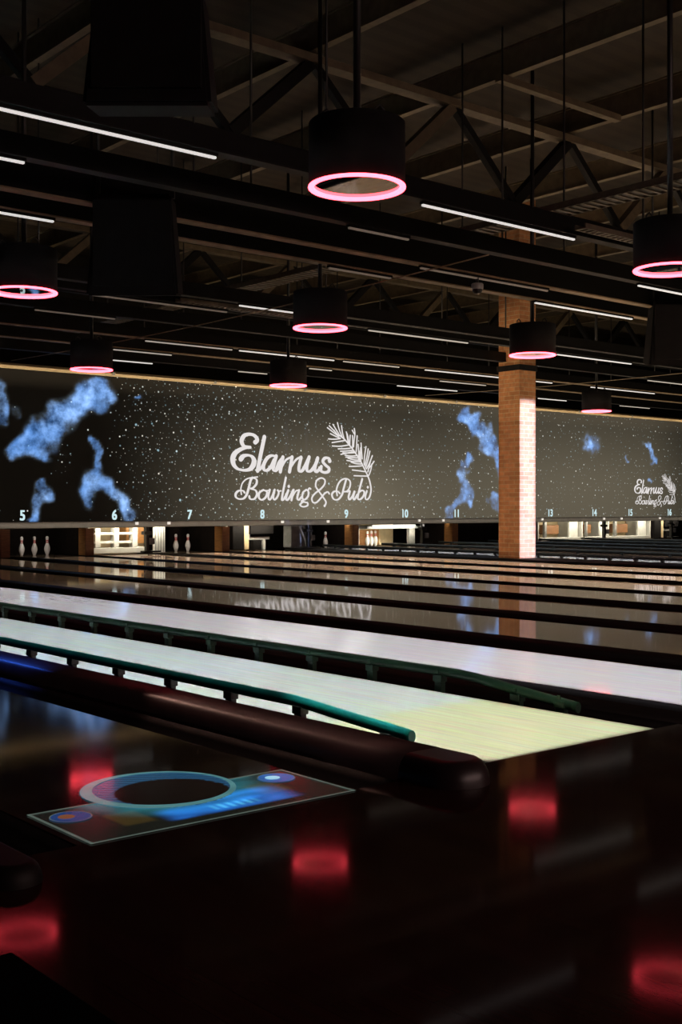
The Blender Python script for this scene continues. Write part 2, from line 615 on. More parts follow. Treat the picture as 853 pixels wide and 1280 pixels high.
def graphic_colour(x, y):
    base = np.array((0.006, 0.008, 0.006))
    d = math.hypot(x - RC[0], y - RC[1])
    nn = noise.noise(Vector((x * 9, y * 22, 3.1)))
    if d < RR:
        db = math.hypot(x - RC[0] - 0.012, y - RC[1] + 0.068)
        if db < 0.196:
            return np.array((0.0015, 0.0008, 0.0008))
        return np.array((0.010, 0.050, 0.110)) * (1 + 0.6 * math.sin((x * 0.8 + y) * 150)) + np.array((0.0, 0.006, 0.01))
    c = base.copy()
    # teal halo around the ring
    h = 1 - sm(RR, RR + 0.13, d)
    c += h * np.array((0.012, 0.120, 0.150)) * (0.8 + 0.5 * nn)
    # bright blue banner near the foul line
    b = sm(-0.20, -0.12, x) * (1 - sm(0.24, 0.36, x)) * sm(0.03, 0.06, y) * (1 - sm(0.14, 0.20, y - 0.06 * (x > 0)))
    c += b * np.array((0.010, 0.150, 0.62)) * (0.8 + 0.5 * nn)
    t = sm(-0.02, 0.03, x) * (1 - sm(0.14, 0.20, x)) * sm(0.06, 0.08, y) * (1 - sm(0.11, 0.14, y))
    c += t * np.array((0.06, 0.30, 0.30)) * (0.5 + 0.5 * math.sin(x * 190))
    # olive block left of the banner
    o = sm(-0.33, -0.31, x) * (1 - sm(-0.22, -0.20, x)) * sm(0.07, 0.10, y) * (1 - sm(0.22, 0.25, y))
    c += o * np.array((0.030, 0.018, 0.002))
    o = sm(0.22, 0.26, x) * (1 - sm(0.34, 0.38, x)) * sm(0.12, 0.16, y) * (1 - sm(0.24, 0.3, y))
    c += o * np.array((0.030, 0.028, 0.004))
    return c


def painted_grid(name, xs, ys, keep, colour, m, parent, z=0.0015):
    bm = bmesh.new()
    lay = bm.verts.layers.float_color.new('proj')
    g = {}
    for i, x in enumerate(xs):
        for j, y in enumerate(ys):
            v = bm.verts.new((x, y, z))
            v[lay] = (*colour(x, y), 1)
            g[i, j] = v
    for i in range(len(xs) - 1):
        for j in range(len(ys) - 1):
            if keep((xs[i] + xs[i + 1]) / 2, (ys[j] + ys[j + 1]) / 2):
                bm.faces.new((g[i, j], g[i + 1, j], g[i + 1, j + 1], g[i, j + 1]))
    bmesh.ops.delete(bm, geom=[v for v in bm.verts if not v.link_faces], context='VERTS')
    me = bpy.data.meshes.new(name)
    bm.to_mesh(me)
    bm.free()
    me.materials.append(m)
    o = bpy.data.objects.new(name, me)
    COL.objects.link(o)
    o.parent = parent
    return o


gxs = [RX0 + (RX1 - RX0) * k / 110 for k in range(111)]
gys = [RY0 + 0.76 * k / 90 for k in range(91)]
PMAT = paint_mat('projected_paint')
painted_grid('picture_area', gxs, gys,
             lambda x, y: (RX0 < x < RX1 and RY0 < y < RY1) or math.hypot(x - RC[0], y - RC[1]) < RR, graphic_colour, PMAT, gr)
glow_mat('line_glow', (0.50, 0.68, 0.58), 0.14)
glow_mat('ring_teal', (0.22, 0.62, 0.66), 0.30)
glow_mat('disc_blue', (0.03, 0.22, 0.75), 0.45)
glow_mat('disc_dark', (0.02, 0.08, 0.30), 0.45)
glow_mat('disc_white', (0.35, 0.75, 0.95), 0.8)
glow_mat('disc_orange', (0.60, 0.22, 0.10), 0.25)
mb = MB()
t = 0.006
for (a, b) in (((RX0, RY0), (RX1, RY0)), ((RX1, RY0), (RX1, RY1)), ((RX0, RY1), (RX0, RY0)), ((RX0, RY1), (-0.26, RY1)), ((0.27, RY1), (RX1, RY1))):
    dx, dy = b[0] - a[0], b[1] - a[1]
    l = math.hypot(dx, dy)
    nx, ny = -dy / l * t, dx / l * t
    ex, ey = dx / l * t, dy / l * t
    mb.poly([(a[0] + nx - ex, a[1] + ny - ey, 0.003), (a[0] - nx - ex, a[1] - ny - ey, 0.003), (b[0] - nx + ex, b[1] - ny + ey, 0.003), (b[0] + nx + ex, b[1] + ny + ey, 0.003)])
mb.build('outline', M['line_glow'], gr)


def annulus(c, r0, r1, z, off=(0, 0), n=64):
    mb = MB()
    for k in range(n):
        a, b = 2 * PI * k / n, 2 * PI * (k + 1) / n
        P = lambda r, t, o=(0, 0): (c[0] + o[0] + r * math.cos(t), c[1] + o[1] + r * math.sin(t), z)
        if r0 > 0:
            mb.poly([P(r0, a, off), P(r1, a), P(r1, b), P(r0, b, off)])
        else:
            mb.poly([(c[0], c[1], z), P(r1, a), P(r1, b)])
    return mb


annulus(RC, RR - 0.030, RR, 0.003, (0.014, 0.004)).build('ring', M['ring_teal'], gr)
for c, m1, m2, rr in (((-0.40, 0.285), 'disc_dark', 'disc_orange', 0.066), ((0.41, 0.30), 'disc_blue', 'disc_white', 0.068)):
    d = annulus(c, 0, rr, 0.003).build('disc', M[m1], gr)
    annulus(c, rr - 0.004, rr, 0.0042).build('disc_rim', M['line_glow'], d)
    annulus((c[0] - 0.012, c[1] + 0.006), 0, rr * 0.4, 0.0042).build('disc_icon', M[m2], d)

# black sheet standing in for the darker floor reflection, lower left of the view
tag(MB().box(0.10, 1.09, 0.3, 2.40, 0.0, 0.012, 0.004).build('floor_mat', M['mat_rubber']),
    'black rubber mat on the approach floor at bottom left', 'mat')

# ------------------------------------------------------------------ screen wall above the pins
scr = empty('projection_screen', (0, SCREEN_Y, 0))
tag(scr, 'long dark screen wall showing a starry sky above the pins', 'screen')
SX0, SX1, SZ0, SZ1 = 4.0, 37.0, 0.685, 3.60


def px_of(X, Z):
    d = X * SA + SCREEN_Y * CA
    u = X * CA - SCREEN_Y * SA
    return CX + F * u / d, HY + F * (EYE - Z) / d


NEB = [  # chains of (x, y, radius) in photo pixels, measured on the screen; brightness
    ([(20, 563, 9), (34, 556, 15), (48, 548, 18), (62, 534, 18), (78, 520, 17), (92, 509, 17), (108, 496, 16), (124, 488, 13), (134, 494, 9)], 1.0),
    ([(30, 560, 9), (48, 562, 12), (53, 570, 8)], 0.8),
    ([(105, 492, 15), (122, 500, 13)], 0.85),
    ([(115, 554, 5), (121, 566, 4), (126, 580, 4), (124, 590, 7), (116, 600, 11), (112, 612, 9), (113, 628, 7)], 0.8),
    ([(118, 600, 10), (134, 608, 9), (150, 617, 8), (157, 632, 9), (162, 645, 8)], 0.8),
    ([(55, 608, 6), (62, 619, 8), (52, 633, 8), (46, 648, 7)], 0.75),
    ([(0, 484, 9), (2, 504, 7), (0, 520, 6)], 0.7),
    ([(14, 512, 4), (24, 519, 4)], 0.25),
    ([(36, 648, 4), (38, 650, 4)], 0.5),
    ([(583, 524, 9), (591, 520, 9), (596, 534, 9), (606, 547, 10), (618, 563, 11), (628, 580, 10), (636, 598, 9)], 1.0),
    ([(588, 572, 4), (585, 586, 4), (581, 600, 6), (586, 614, 9), (589, 628, 6)], 0.85),
    ([(582, 612, 7), (572, 622, 7), (563, 636, 6), (558, 648, 6)], 0.8),
    ([(618, 622, 6), (622, 634, 6)], 0.7),
    ([(735, 552, 6), (736, 557, 6)], 1.0),
    ([(736, 549, 10), (737, 560, 10)], 0.55),
    ([(810, 560, 3), (815, 571, 4), (822, 582, 4)], 0.8),
    ([(811, 601, 3), (812, 603, 3)], 0.8),
    ([(789, 572, 3), (790, 574, 3)], 0.7),
    ([(172, 500, 2.5), (173, 501, 2.5)], 0.9),
]


def bump(x, c, s):
    return np.exp(-((x - c) / s) ** 2)


nx_, nz_ = 661, 61
XS = np.linspace(SX0, SX1, nx_)
ZS = np.linspace(SZ0, SZ1, nz_)
bm = bmesh.new()
lay = bm.verts.layers.float_color.new('proj')
lay2 = bm.verts.layers.float_color.new('neb')
grid = []
for X in XS:
    colv = []
    for Z in ZS:
        x, y = px_of(X, Z)
        x, y = float(x), float(y)
        hgt = (Z - SZ0) / (SZ1 - SZ0)
        ramp = sm(120, 330, x)
        right = sm(470, 620, x)
        plate = 0.0032 + ramp * (0.052 + 0.030 * right) * (1 - 0.62 * sm(0.25, 1.0, hgt) * (1 - 0.35 * right))
        hot = 0.13 * bump(x, 420, 110) * bump(hgt, 0.0, 0.60)
        hot2 = 0.040 * bump(x, 720, 130) * bump(hgt, 0.25, 0.6)
        v = plate + hot + hot2
        v *= 1 - 0.5 * sm(800, 870, x)
        neb = 0.0
        wx = x + 10 * noise.noise(Vector((X * 2.2, Z * 2.2, 0.3))) + 4 * noise.noise(Vector((X * 6, Z * 6, 2.3)))
        wy = y + 10 * noise.noise(Vector((X * 2.2, Z * 2.2, 5.3))) + 4 * noise.noise(Vector((X * 6, Z * 6, 7.7)))
        for chain, br in NEB:
            best = 0.0
            for (a, b) in zip(chain, chain[1:]):
                ax, ay, ar = a
                bx, by, brd = b
                ddx, ddy = bx - ax, by - ay
                tt = max(0, min(1, ((wx - ax) * ddx + (wy - ay) * ddy) / (ddx * ddx + ddy * ddy + 1e-6)))
                dist = math.hypot(wx - ax - tt * ddx, wy - ay - tt * ddy)
                rad = (ar + (brd - ar) * tt) * 1.2
                if dist < rad * 1.25:
                    best = max(best, 1 - sm(0.45, 1.25, dist / rad))
            neb = max(neb, best * br)
        fr = 0.5 + 0.5 * noise.fractal(Vector((X * 1.7, Z * 1.7, 1.5)), 0.8, 2.1, 5)
        core = max(0.0, min(1.0, neb * (0.35 + 0.9 * fr)))
        dens = (0.10 + 0.75 * sm(120, 175, x)) * (1 - 0.45 * sm(300, 480, x)) * (1 - 0.15 * sm(640, 800, x))
        if 65 < x < 90 and 555 < y < 590: dens += 0.35
        if neb > 0.25: dens *= 0.5
        vert = bm.verts.new((X, 0, Z))
        vert[lay] = (v * 1.0, v * 0.86, v * 0.60, 1)
        vert[lay2] = (neb, core, dens, 1)
        colv.append(vert)
    grid.append(colv)
for i in range(nx_ - 1):
    for j in range(nz_ - 1):
        bm.faces.new((grid[i][j], grid[i + 1][j], grid[i + 1][j + 1], grid[i][j + 1]))
me = bpy.data.meshes.new('starry_panel')
bm.to_mesh(me)
bm.free()
panel = bpy.data.objects.new('starry_panel', me)
COL.objects.link(panel)
panel.parent = scr


def star_mat():
    m = bpy.data.materials.new('starry_sky')
    m.use_nodes = True
    nt = m.node_tree
    N, L = nt.nodes.new, nt.links.new
    b = nt.nodes['Principled BSDF']

    def math_(op, a, c=None, clamp=False):
        n = N('ShaderNodeMath')
        n.operation = op
        n.use_clamp = clamp
        for k, v in enumerate((a, c)):
            if v is None: continue
            if isinstance(v, (int, float)): n.inputs[k].default_value = v
            else: L(v, n.inputs[k])
        return n.outputs[0]

    def scale_(col, fac):
        n = N('ShaderNodeVectorMath')
        n.operation = 'SCALE'
        if isinstance(col, tuple): n.inputs[0].default_value = col
        else: L(col, n.inputs[0])
        if isinstance(fac, (int, float)): n.inputs['Scale'].default_value = fac
        else: L(fac, n.inputs['Scale'])
        return n.outputs[0]

    def add_(a, c):
        n = N('ShaderNodeVectorMath')
        n.operation = 'ADD'
        L(a, n.inputs[0])
        L(c, n.inputs[1])
        return n.outputs[0]

    tc = N('ShaderNodeTexCoord')
    base = N('ShaderNodeVertexColor')
    base.layer_name = 'proj'
    ne = N('ShaderNodeVertexColor')
    ne.layer_name = 'neb'
    sp = N('ShaderNodeSeparateColor')
    L(ne.outputs['Color'], sp.inputs[0])
    sxyz = N('ShaderNodeSeparateXYZ')
    L(tc.outputs['Object'], sxyz.inputs[0])
    cb = N('ShaderNodeCombineXYZ')
    L(sxyz.outputs[0], cb.inputs[0])
    L(sxyz.outputs[2], cb.inputs[1])
    total = base.outputs['Color']
    # stars in three sizes
    for sc, rad, thr, st, seed in ((5.6, 0.090, 0.0, 0.75, 0.0), (9.5, 0.11, 0.10, 0.42, 31.7), (1.9, 0.045, 0.45, 1.3, 77.1)):
        mp = N('ShaderNodeMapping')
        mp.inputs['Location'].default_value = (seed, seed * 0.37, 0)
        L(cb.outputs[0], mp.inputs['Vector'])
        vo = N('ShaderNodeTexVoronoi')
        vo.voronoi_dimensions = '2D'
        vo.inputs['Scale'].default_value = sc
        L(mp.outputs[0], vo.inputs['Vector'])
        s2 = N('ShaderNodeSeparateColor')
        L(vo.outputs['Color'], s2.inputs[0])
        rr = math_('MULTIPLY', math_('ADD', s2.outputs[0], 0.45), rad)
        k = math_('SUBTRACT', 1.0, math_('DIVIDE', vo.outputs['Distance'], rr), True)
        k = math_('MULTIPLY', k, 1.8, True)
        gate = math_('LESS_THAN', math_('ADD', s2.outputs[1], thr), sp.outputs[2])
        k = math_('MULTIPLY', k, gate)
        k = math_('MULTIPLY', k, math_('MULTIPLY', math_('ADD', s2.outputs[2], 0.25), st))
        mixc = N('ShaderNodeMix')
        mixc.data_type = 'RGBA'
        mixc.inputs[6].default_value = (0.42, 0.80, 0.98, 1)
        mixc.inputs[7].default_value = (0.95, 0.90, 0.80, 1)
        L(s2.outputs[2], mixc.inputs[0])
        total = add_(total, scale_(mixc.outputs[2], k))
    # nebula: deep blue body, pale core broken up by fine noise
    nz = N('ShaderNodeTexNoise')
    nz.inputs['Scale'].default_value = 2.4
    nz.inputs['Detail'].default_value = 8
    nz.inputs['Roughness'].default_value = 0.60
    L(cb.outputs[0], nz.inputs['Vector'])
    nf = math_('MULTIPLY', math_('SUBTRACT', nz.outputs['Fac'], 0.30), 2.4, True)
    edge = math_('MULTIPLY', math_('SUBTRACT', math_('ADD', sp.outputs[0], math_('MULTIPLY', math_('SUBTRACT', nz.outputs['Fac'], 0.5), 2.3)), 0.30), 1.4, True)
    edge = math_('MULTIPLY', edge, math_('MULTIPLY', sp.outputs[0], 2.2, True))
    body = math_('MULTIPLY', edge, math_('ADD', math_('MULTIPLY', nf, 0.70), 0.35))
    body = math_('MULTIPLY', body, math_('ADD', math_('MULTIPLY', sp.outputs[0], 0.75), 0.25))
    total = add_(total, scale_((0.035, 0.240, 0.78), body))
    core = math_('MULTIPLY', math_('POWER', math_('MULTIPLY', sp.outputs[1], nf), 1.6), 1.35)
    total = add_(total, scale_((0.40, 0.52, 0.62), core))
    L(total, b.inputs['Emission Color'])
    b.inputs['Emission Strength'].default_value = 1.0
    b.inputs['Base Color'].default_value = (0.012, 0.011, 0.010, 1)
    b.inputs['Roughness'].default_value = 0.9
    b.inputs['Specular IOR Level'].default_value = 0.05
    return m


me.materials.append(star_mat())
MB().box(SX0, SX1, -0.05, 0.16, SZ1, SZ1 + 0.10, 0.01).build('top_trim', M['trim_tan'], scr)
MB().tube([(SX0, -0.075, SZ1 + 0.045), (SX1, -0.075, SZ1 + 0.045)], 0.022, 8).build('top_conduit', M['trim_tan'], scr)
MB().box(SX0, SX1, 0.01, 0.15, SZ0 - 0.005, SZ1).build('backing_board', M['black_matte'], scr)
lip = MB().box(SX0, SX1, -0.06, 0.10, SZ0 - 0.125, SZ0 - 0.004, 0.01).build('bottom_lip', M['lip_grey'], scr)
for k in range(9):  # joints in the conduit
    xx = 9.3 + k * 2.45
    MB().box(xx - 0.03, xx + 0.03, -0.105, -0.045, SZ1 + 0.012, SZ1 + 0.078, 0.008).build('conduit_joint', M['machine_grey'], scr)
for px in (169, 209, 351, 408, 522, 552, 676, 753, 775, 823):
    X, _ = on_plane_y(px, 656, SCREEN_Y)
    MB().box(X - 0.035, X + 0.035, -0.085, -0.055, SZ0 - 0.075, SZ0 - 0.02, 0.006).build('sensor', M['stud_white'], lip)

# lane numbers
for n, px in zip(range(5, 17), (28, 143, 237, 328, 433, 506, 571, 640, 688, 743, 788, 837)):
    if n == 12: continue
    X, _ = on_plane_y(px, 645, SCREEN_Y)
    cu = bpy.data.curves.new('lane_number', 'FONT')
    cu.body = str(n)
    cu.size = 0.27
    cu.align_x = 'CENTER'
    cu.offset = 0.0
    tmp = bpy.data.objects.new('tmp', cu)
    COL.objects.link(tmp)
    bpy.context.view_layer.update()
    nm = bpy.data.meshes.new_from_object(tmp.evaluated_get(bpy.context.evaluated_depsgraph_get()))
    bpy.data.objects.remove(tmp)
    bmn = bmesh.new()
    for dx_ in (-0.011, -0.004, 0.004, 0.011):
        for dy_ in (-0.006, 0.006):
            nm.transform(Matrix.Translation((dx_, dy_, 0)))
            bmn.from_mesh(nm)
            nm.transform(Matrix.Translation((-dx_, -dy_, 0)))
    bmn.to_mesh(nm)
    bmn.free()
    nm.materials.clear()
    nm.materials.append(M['number_cyan'])
    o = bpy.data.objects.new('lane_number', nm)
    COL.objects.link(o)
    o.parent = scr
    o.location = (X, -0.006, SZ0 + 0.035)
    o.rotation_euler = (PI / 2, 0, 0)
    o.scale = (0.85, 1, 1)
    o['label'] = 'small white number %d on the lower edge of the screen' % n

# ------------------------------------------------------------------ hand-drawn lettering


def cr(pts, n=7):
    """Catmull-Rom through the points"""
    if len(pts) == 2:
        return [(pts[0][0] + (pts[1][0] - pts[0][0]) * k / 6, pts[0][1] + (pts[1][1] - pts[0][1]) * k / 6) for k in range(7)]
    P = [pts[0]] + list(pts) + [pts[-1]]
    out = []
    for i in range(1, len(P) - 2):
        p0, p1, p2, p3 = P[i - 1], P[i], P[i + 1], P[i + 2]
        for k in range(n):
            t = k / n
            out.append(tuple(0.5 * (2 * p1[a] + (p2[a] - p0[a]) * t + (2 * p0[a] - 5 * p1[a] + 4 * p2[a] - p3[a]) * t * t + (3 * p1[a] - p0[a] - 3 * p2[a] + p3[a]) * t ** 3) for a in (0, 1)))
    out.append(pts[-1])
    return out


A_ = lambda u, v: (280 + u / 12.19, 535 + v / 12.19)
B_ = lambda u, v: (345 + u / 12.19, 535 + v / 12.19)
C_ = lambda u, v: (405 + u / 10.67, 520 + v / 10.67)
# (frame, points, thick, thin) pen widths in crop pixels
WORD1 = [
    (A_, [(478, 218), (502, 190), (495, 150), (450, 108), (380, 95), (312, 115), (272, 175), (275, 232), (312, 280), (400, 295)], 74, 44),
    (A_, [(400, 295), (320, 302), (235, 335), (165, 390), (133, 470), (150, 560), (210, 622), (300, 644), (390, 628), (442, 572), (458, 500), (428, 440), (370, 415), (300, 427), (256, 472)], 88, 34),
    (A_, [(615, 138), (560, 400), (512, 650)], 66, 40), (A_, [(512, 640), (550, 630), (595, 560)], 44, 30),
    (A_, [(795, 435), (720, 422), (650, 470), (602, 570), (615, 640), (665, 640), (722, 580), (765, 490)], 62, 34),
    (A_, [(795, 430), (760, 560), (752, 630), (785, 650), (840, 590), (870, 520)], 60, 34),
    (B_, [(0, 620), (40, 520), (100, 445)], 34, 26), (B_, [(105, 445), (66, 665)], 58, 40), (B_, [(80, 610), (150, 490), (240, 442)], 36, 28),
    (B_, [(245, 445), (206, 665)], 58, 40), (B_, [(218, 610), (300, 490), (375, 442)], 36, 28),
    (B_, [(382, 450), (350, 600), (362, 662), (415, 630), (490, 480), (505, 445)], 58, 30),
    (B_, [(505, 445), (470, 590), (484, 660), (545, 640), (615, 530), (635, 460)], 58, 30), (B_, [(635, 460), (594, 600), (608, 668), (650, 640), (690, 590)], 58, 30),
    (B_, [(826, 505), (800, 462), (745, 460), (715, 510), (755, 565), (806, 612), (798, 662), (740, 678), (690, 655), (685, 612)], 56, 38),
]
WORD2 = [
    (A_, [(315, 985), (285, 955), (222, 958), (180, 1000), (182, 1052), (232, 1082), (300, 1072), (345, 1015), (375, 920), (405, 800), (430, 760)], 48, 24),
    (A_, [(265, 1012), (257, 930), (280, 842), (340, 780), (420, 757), (512, 746)], 26, 22),
    (A_, [(440, 760), (494, 785), (494, 850), (445, 910), (405, 925), (478, 948), (502, 1010), (465, 1078), (402, 1082), (385, 1040)], 44, 24),
    (A_, [(600, 945), (540, 985), (532, 1060), (575, 1095), (635, 1055), (655, 975), (600, 945)], 44, 26), (A_, [(640, 955), (695, 950)], 24, 20),
    (A_, [(698, 942), (676, 1040), (690, 1094), (728, 1055), (768, 950)], 40, 20), (A_, [(772, 942), (752, 1045), (768, 1094), (812, 1050), (834, 985), (815, 945), (838, 960), (872, 958)], 40, 20),
    (B_, [(150, 758), (92, 1060), (106, 1096), (150, 1030), (185, 955)], 42, 22), (B_, [(188, 950), (152, 1070), (172, 1098), (215, 1045), (260, 950)], 44, 24),
    (B_, [(268, 945), (236, 1098)], 44, 34), (B_, [(245, 1060), (300, 965), (350, 945)], 28, 22), (B_, [(352, 950), (325, 1060), (346, 1096), (392, 1050)], 44, 24),
    (B_, [(462, 942), (412, 985), (402, 1065), (440, 1090), (490, 1035), (492, 962), (458, 942)], 40, 24), (B_, [(485, 955), (508, 918), (530, 930)], 34, 26),
    (B_, [(425, 1092), (388, 1118), (440, 1130), (482, 1145), (478, 1182), (420, 1200), (374, 1182), (385, 1145), (425, 1122)], 36, 24),
    (B_, [(742, 1192), (762, 1130), (722, 1060), (650, 958), (606, 885), (622, 800), (690, 762), (744, 792), (738, 860), (680, 930), (590, 1002), (547, 1070), (565, 1132), (620, 1132), (690, 1060), (740, 1000), (788, 975), (812, 1002)], 34, 26),
    (C_, [(212, 1032), (180, 1005), (132, 1010), (106, 1052), (132, 1110), (190, 1112), (240, 1050), (262, 970), (295, 850)], 36, 20),
    (C_, [(176, 1058), (168, 980), (195, 900), (240, 850), (300, 836), (347, 870), (347, 940), (312, 1000), (268, 1010)], 30, 20),
    (C_, [(310, 1010), (345, 1000), (328, 1080), (342, 1114), (380, 1070), (405, 1010)], 36, 20), (C_, [(408, 1010), (390, 1085), (405, 1114), (445, 1050)], 36, 20),
    (C_, [(510, 842), (452, 1075), (480, 1112), (525, 1070), (538, 1015), (510, 992), (468, 1015)], 36, 22),
    (C_, [(572, 1000), (552, 1080), (568, 1116), (606, 1082), (628, 985), (610, 870), (578, 785)], 30, 17),
]
DOTS = [(A_, (470, 215), 33), (B_, (815, 505), 30), (B_, (195, 890), 25), (B_, (740, 1185), 20), (C_, (585, 950), 19)]
SPINE = [(592, 815), (540, 705), (470, 570), (380, 440), (280, 318), (205, 255)]
NEEDLES = [((45, 155), (195, 270)), ((70, 130), (200, 268)), ((120, 112), (212, 262)), ((180, 90), (240, 272)), ((235, 130), (268, 300)), ((85, 235), (220, 300)),
           ((60, 305), (220, 300)), ((108, 355), (275, 328)), ((110, 400), (320, 388)), ((190, 438), (352, 430)), ((225, 512), (405, 475)), ((220, 470), (380, 460)),
           ((290, 548), (445, 560)), ((280, 522), (430, 530)), ((305, 592), (482, 612)), ((335, 672), (505, 665)), ((378, 720), (545, 742)), ((400, 796), (585, 802)),
           ((300, 215), (322, 370)), ((350, 258), (345, 395)), ((378, 190), (412, 250)), ((405, 168), (412, 250)), ((412, 250), (395, 410)), ((442, 265), (430, 480)),
           ((380, 262), (382, 425)), ((455, 380), (460, 580)), ((495, 362), (510, 570)), ((490, 425), (495, 620)), ((560, 410), (535, 645)), ((590, 440), (545, 665)),
           ((612, 470), (555, 690)), ((645, 530), (568, 705)), ((668, 605), (592, 705)), ((640, 640), (598, 792)), ((320, 562), (470, 592)), ((362, 615), (495, 640)),
           ((470, 470), (480, 600)), ((310, 240), (335, 390)), ((620, 600), (585, 745)), ((250, 490), (410, 490))]


def ribbon(mb, pts2, widths):
    """flat pen stroke through 2-D points on the screen plane"""
    n = len(pts2)
    L_, R_ = [], []
    for i, p in enumerate(pts2):
        a, b = pts2[max(i - 1, 0)], pts2[min(i + 1, n - 1)]
        dx, dz = b[0] - a[0], b[1] - a[1]
        l = math.hypot(dx, dz) or 1
        nx, nz = -dz / l * widths[i] / 2, dx / l * widths[i] / 2
        L_.append(mb.bm.verts.new((p[0] + nx, 0, p[1] + nz)))
        R_.append(mb.bm.verts.new((p[0] - nx, 0, p[1] - nz)))
    for i in range(n - 1):
        mb.bm.faces.new((L_[i], R_[i], R_[i + 1], L_[i + 1]))
    for i in (0, n - 1):
        disc(mb, pts2[i], widths[i] / 2)


def disc(mb, c, r, n=12):
    mb.bm.faces.new([mb.bm.verts.new((c[0] + r * math.cos(2 * PI * k / n), 0, c[1] + r * math.sin(2 * PI * k / n))) for k in range(n)])


ORG = on_plane_y(288, 640, SCREEN_Y)      # lower left corner of the logo


def to_screen(fr, p):
    X, Z = on_plane_y(*fr(*p), SCREEN_Y)
    return X - ORG[0], Z - ORG[1]


def stroke(mb, fr, pts, thick, thin, boost=1.0):
    q = cr(pts)
    p2 = [to_screen(fr, p) for p in q]
    k = 12.19 if fr is not C_ else 10.67
    W = []
    for i, p in enumerate(q):
        a, b = q[max(i - 1, 0)], q[min(i + 1, len(q) - 1)]
        dx, dy = b[0] - a[0], b[1] - a[1]
        l = math.hypot(dx, dy) or 1
        al = abs((dx * -0.22 + dy * 0.975) / l)
        w = (thin + (thick - thin) * al ** 1.6) * boost
        X, Z = on_plane_y(*fr(p[0], p[1] + w), SCREEN_Y)
        X2, Z2 = on_plane_y(*fr(*p), SCREEN_Y)
        W.append(abs(Z2 - Z) * 1.12)
    ribbon(mb, p2, W)


def logo(parts_parent, X, Z, scale, tagword, src=None):
    if src:
        out = []
        for o in src:
            c = o.copy()
            COL.objects.link(c)
            c.parent = parts_parent
            c.location = (X, o.location.y, Z)
            c.scale = (scale, 1, scale)
            out.append(c)
        return out
    out = []
    for nm, words in (('word_lettering', WORD1), ('script_lettering', WORD2)):
        mb = MB()
        for (fr, pts, a, b) in words: stroke(mb, fr, pts, a, b, 0.95 if nm == 'word_lettering' else 0.84)
        for fr, c, r in DOTS:
            if (c[1] < 700) == (nm == 'word_lettering') or (fr is C_ and nm == 'script_lettering'):
                p = to_screen(fr, c)
                q = to_screen(fr, (c[0], c[1] + r))
                disc(mb, p, abs(q[1] - p[1]))
        out.append(mb.build(nm, M['letter_white'], parts_parent, recalc=False))
    mb = MB()
    stroke(mb, C_, SPINE, 20, 18)
    for a, b in NEEDLES:
        bend = ((a[0] + b[0]) / 2 + random.uniform(-6, 6), (a[1] + b[1]) / 2 + random.uniform(-6, 6) + 4)
        stroke(mb, C_, [a, bend, b], 18, 15)
    out.append(mb.build('feather_emblem', M['letter_white'], parts_parent, recalc=False))
    for o in out:
        o.location = (X, -0.006, Z)
    return out


lg = logo(scr, ORG[0], ORG[1], 1.0, 'large')
XR, ZR = on_plane_y(793, 636, SCREEN_Y)
XR2, _ = on_plane_y(845, 636, SCREEN_Y)
wid = on_plane_y(467, 600, SCREEN_Y)[0] - ORG[0]
lg2 = logo(scr, XR, ZR, (XR2 - XR) / wid, 'small', src=lg)
for o, w in zip(lg, ('large white script word', 'large white second line of script', 'large white feather sprig')):
    o['label'] = w + ' in the middle of the screen'
for o, w in zip(lg2, ('small white script word', 'small white second line of script', 'small white feather sprig')):
    o['label'] = w + ' at the far right of the screen'

# ------------------------------------------------------------------ pin end of the lanes
# kickback panels in the middle of each pair, black posts between pairs


def kick(x, label, m='orange_wood', w=0.16, y0=21.30, y1=22.7):
    o = empty('kickback_panel', (x, y0, 0))
    tag(o, label, 'panel', 'wooden side panels between pin decks')
    MB().box(-w / 2, w / 2, 0, 0.30, 0.002, 0.545, 0.008).build('side_board', M[m], o)
    MB().box(-w / 2 + 0.01, w / 2 - 0.01, 0.305, y1 - y0, 0.002, 0.56, 0.008).build('dark_side_wall', M['pit_curtain'], o)
    MB().box(-w / 2 - 0.012, w / 2 + 0.012, -0.03, 0.0, 0.002, 0.545, 0.004).build('edge_strip', M['brown_wood'], o)


def post(x, label):
    y = 21.15
    o = empty('division_post', (x, y, 0))
    tag(o, label, 'post', 'black posts between lane pairs')
    MB().box(-0.035, 0.035, 0, 0.09, 0.037, 0.56, 0.006).build('upright', M['black_metal'], o)
    MB().box(0.035, 0.15, -0.03, 0.10, 0.20, 0.33, 0.012).build('camera_box', M['machine_grey'], o)
    MB().box(-0.09, 0.09, -0.02, 0.12, 0.40, 0.47, 0.01).build('clamp', M['black_metal'], o)
    MB().box(-0.10, 0.30, -0.03, 0.14, 0.037, 0.07, 0.01).build('foot', M['black_metal'], o)


def kx(px, Y):
    return on_plane_y(px, 680, Y)[0]


for px, lab in ((1, 'orange wooden side panel at the left picture edge'), (107, 'orange wooden side panel right of the three left pins'),
                (278, 'orange wooden side panel below and right of number 7'), (441, 'orange wooden side panel below number 9'),
                (566, 'orange wooden side panel below number 11')):
    kick(kx(px, 21.3) + 0.08, lab)
for px, lab in ((185, 'black post with grey box below numbers 6 and 7'), (387, 'black post with grey box left of the single pin'),
                (530, 'black post with grey box right of the three close pins'),
                (757, 'black post with grey box below number 14'), (841, 'black post below number 16')):
    post(kx(px, 21.15), lab)

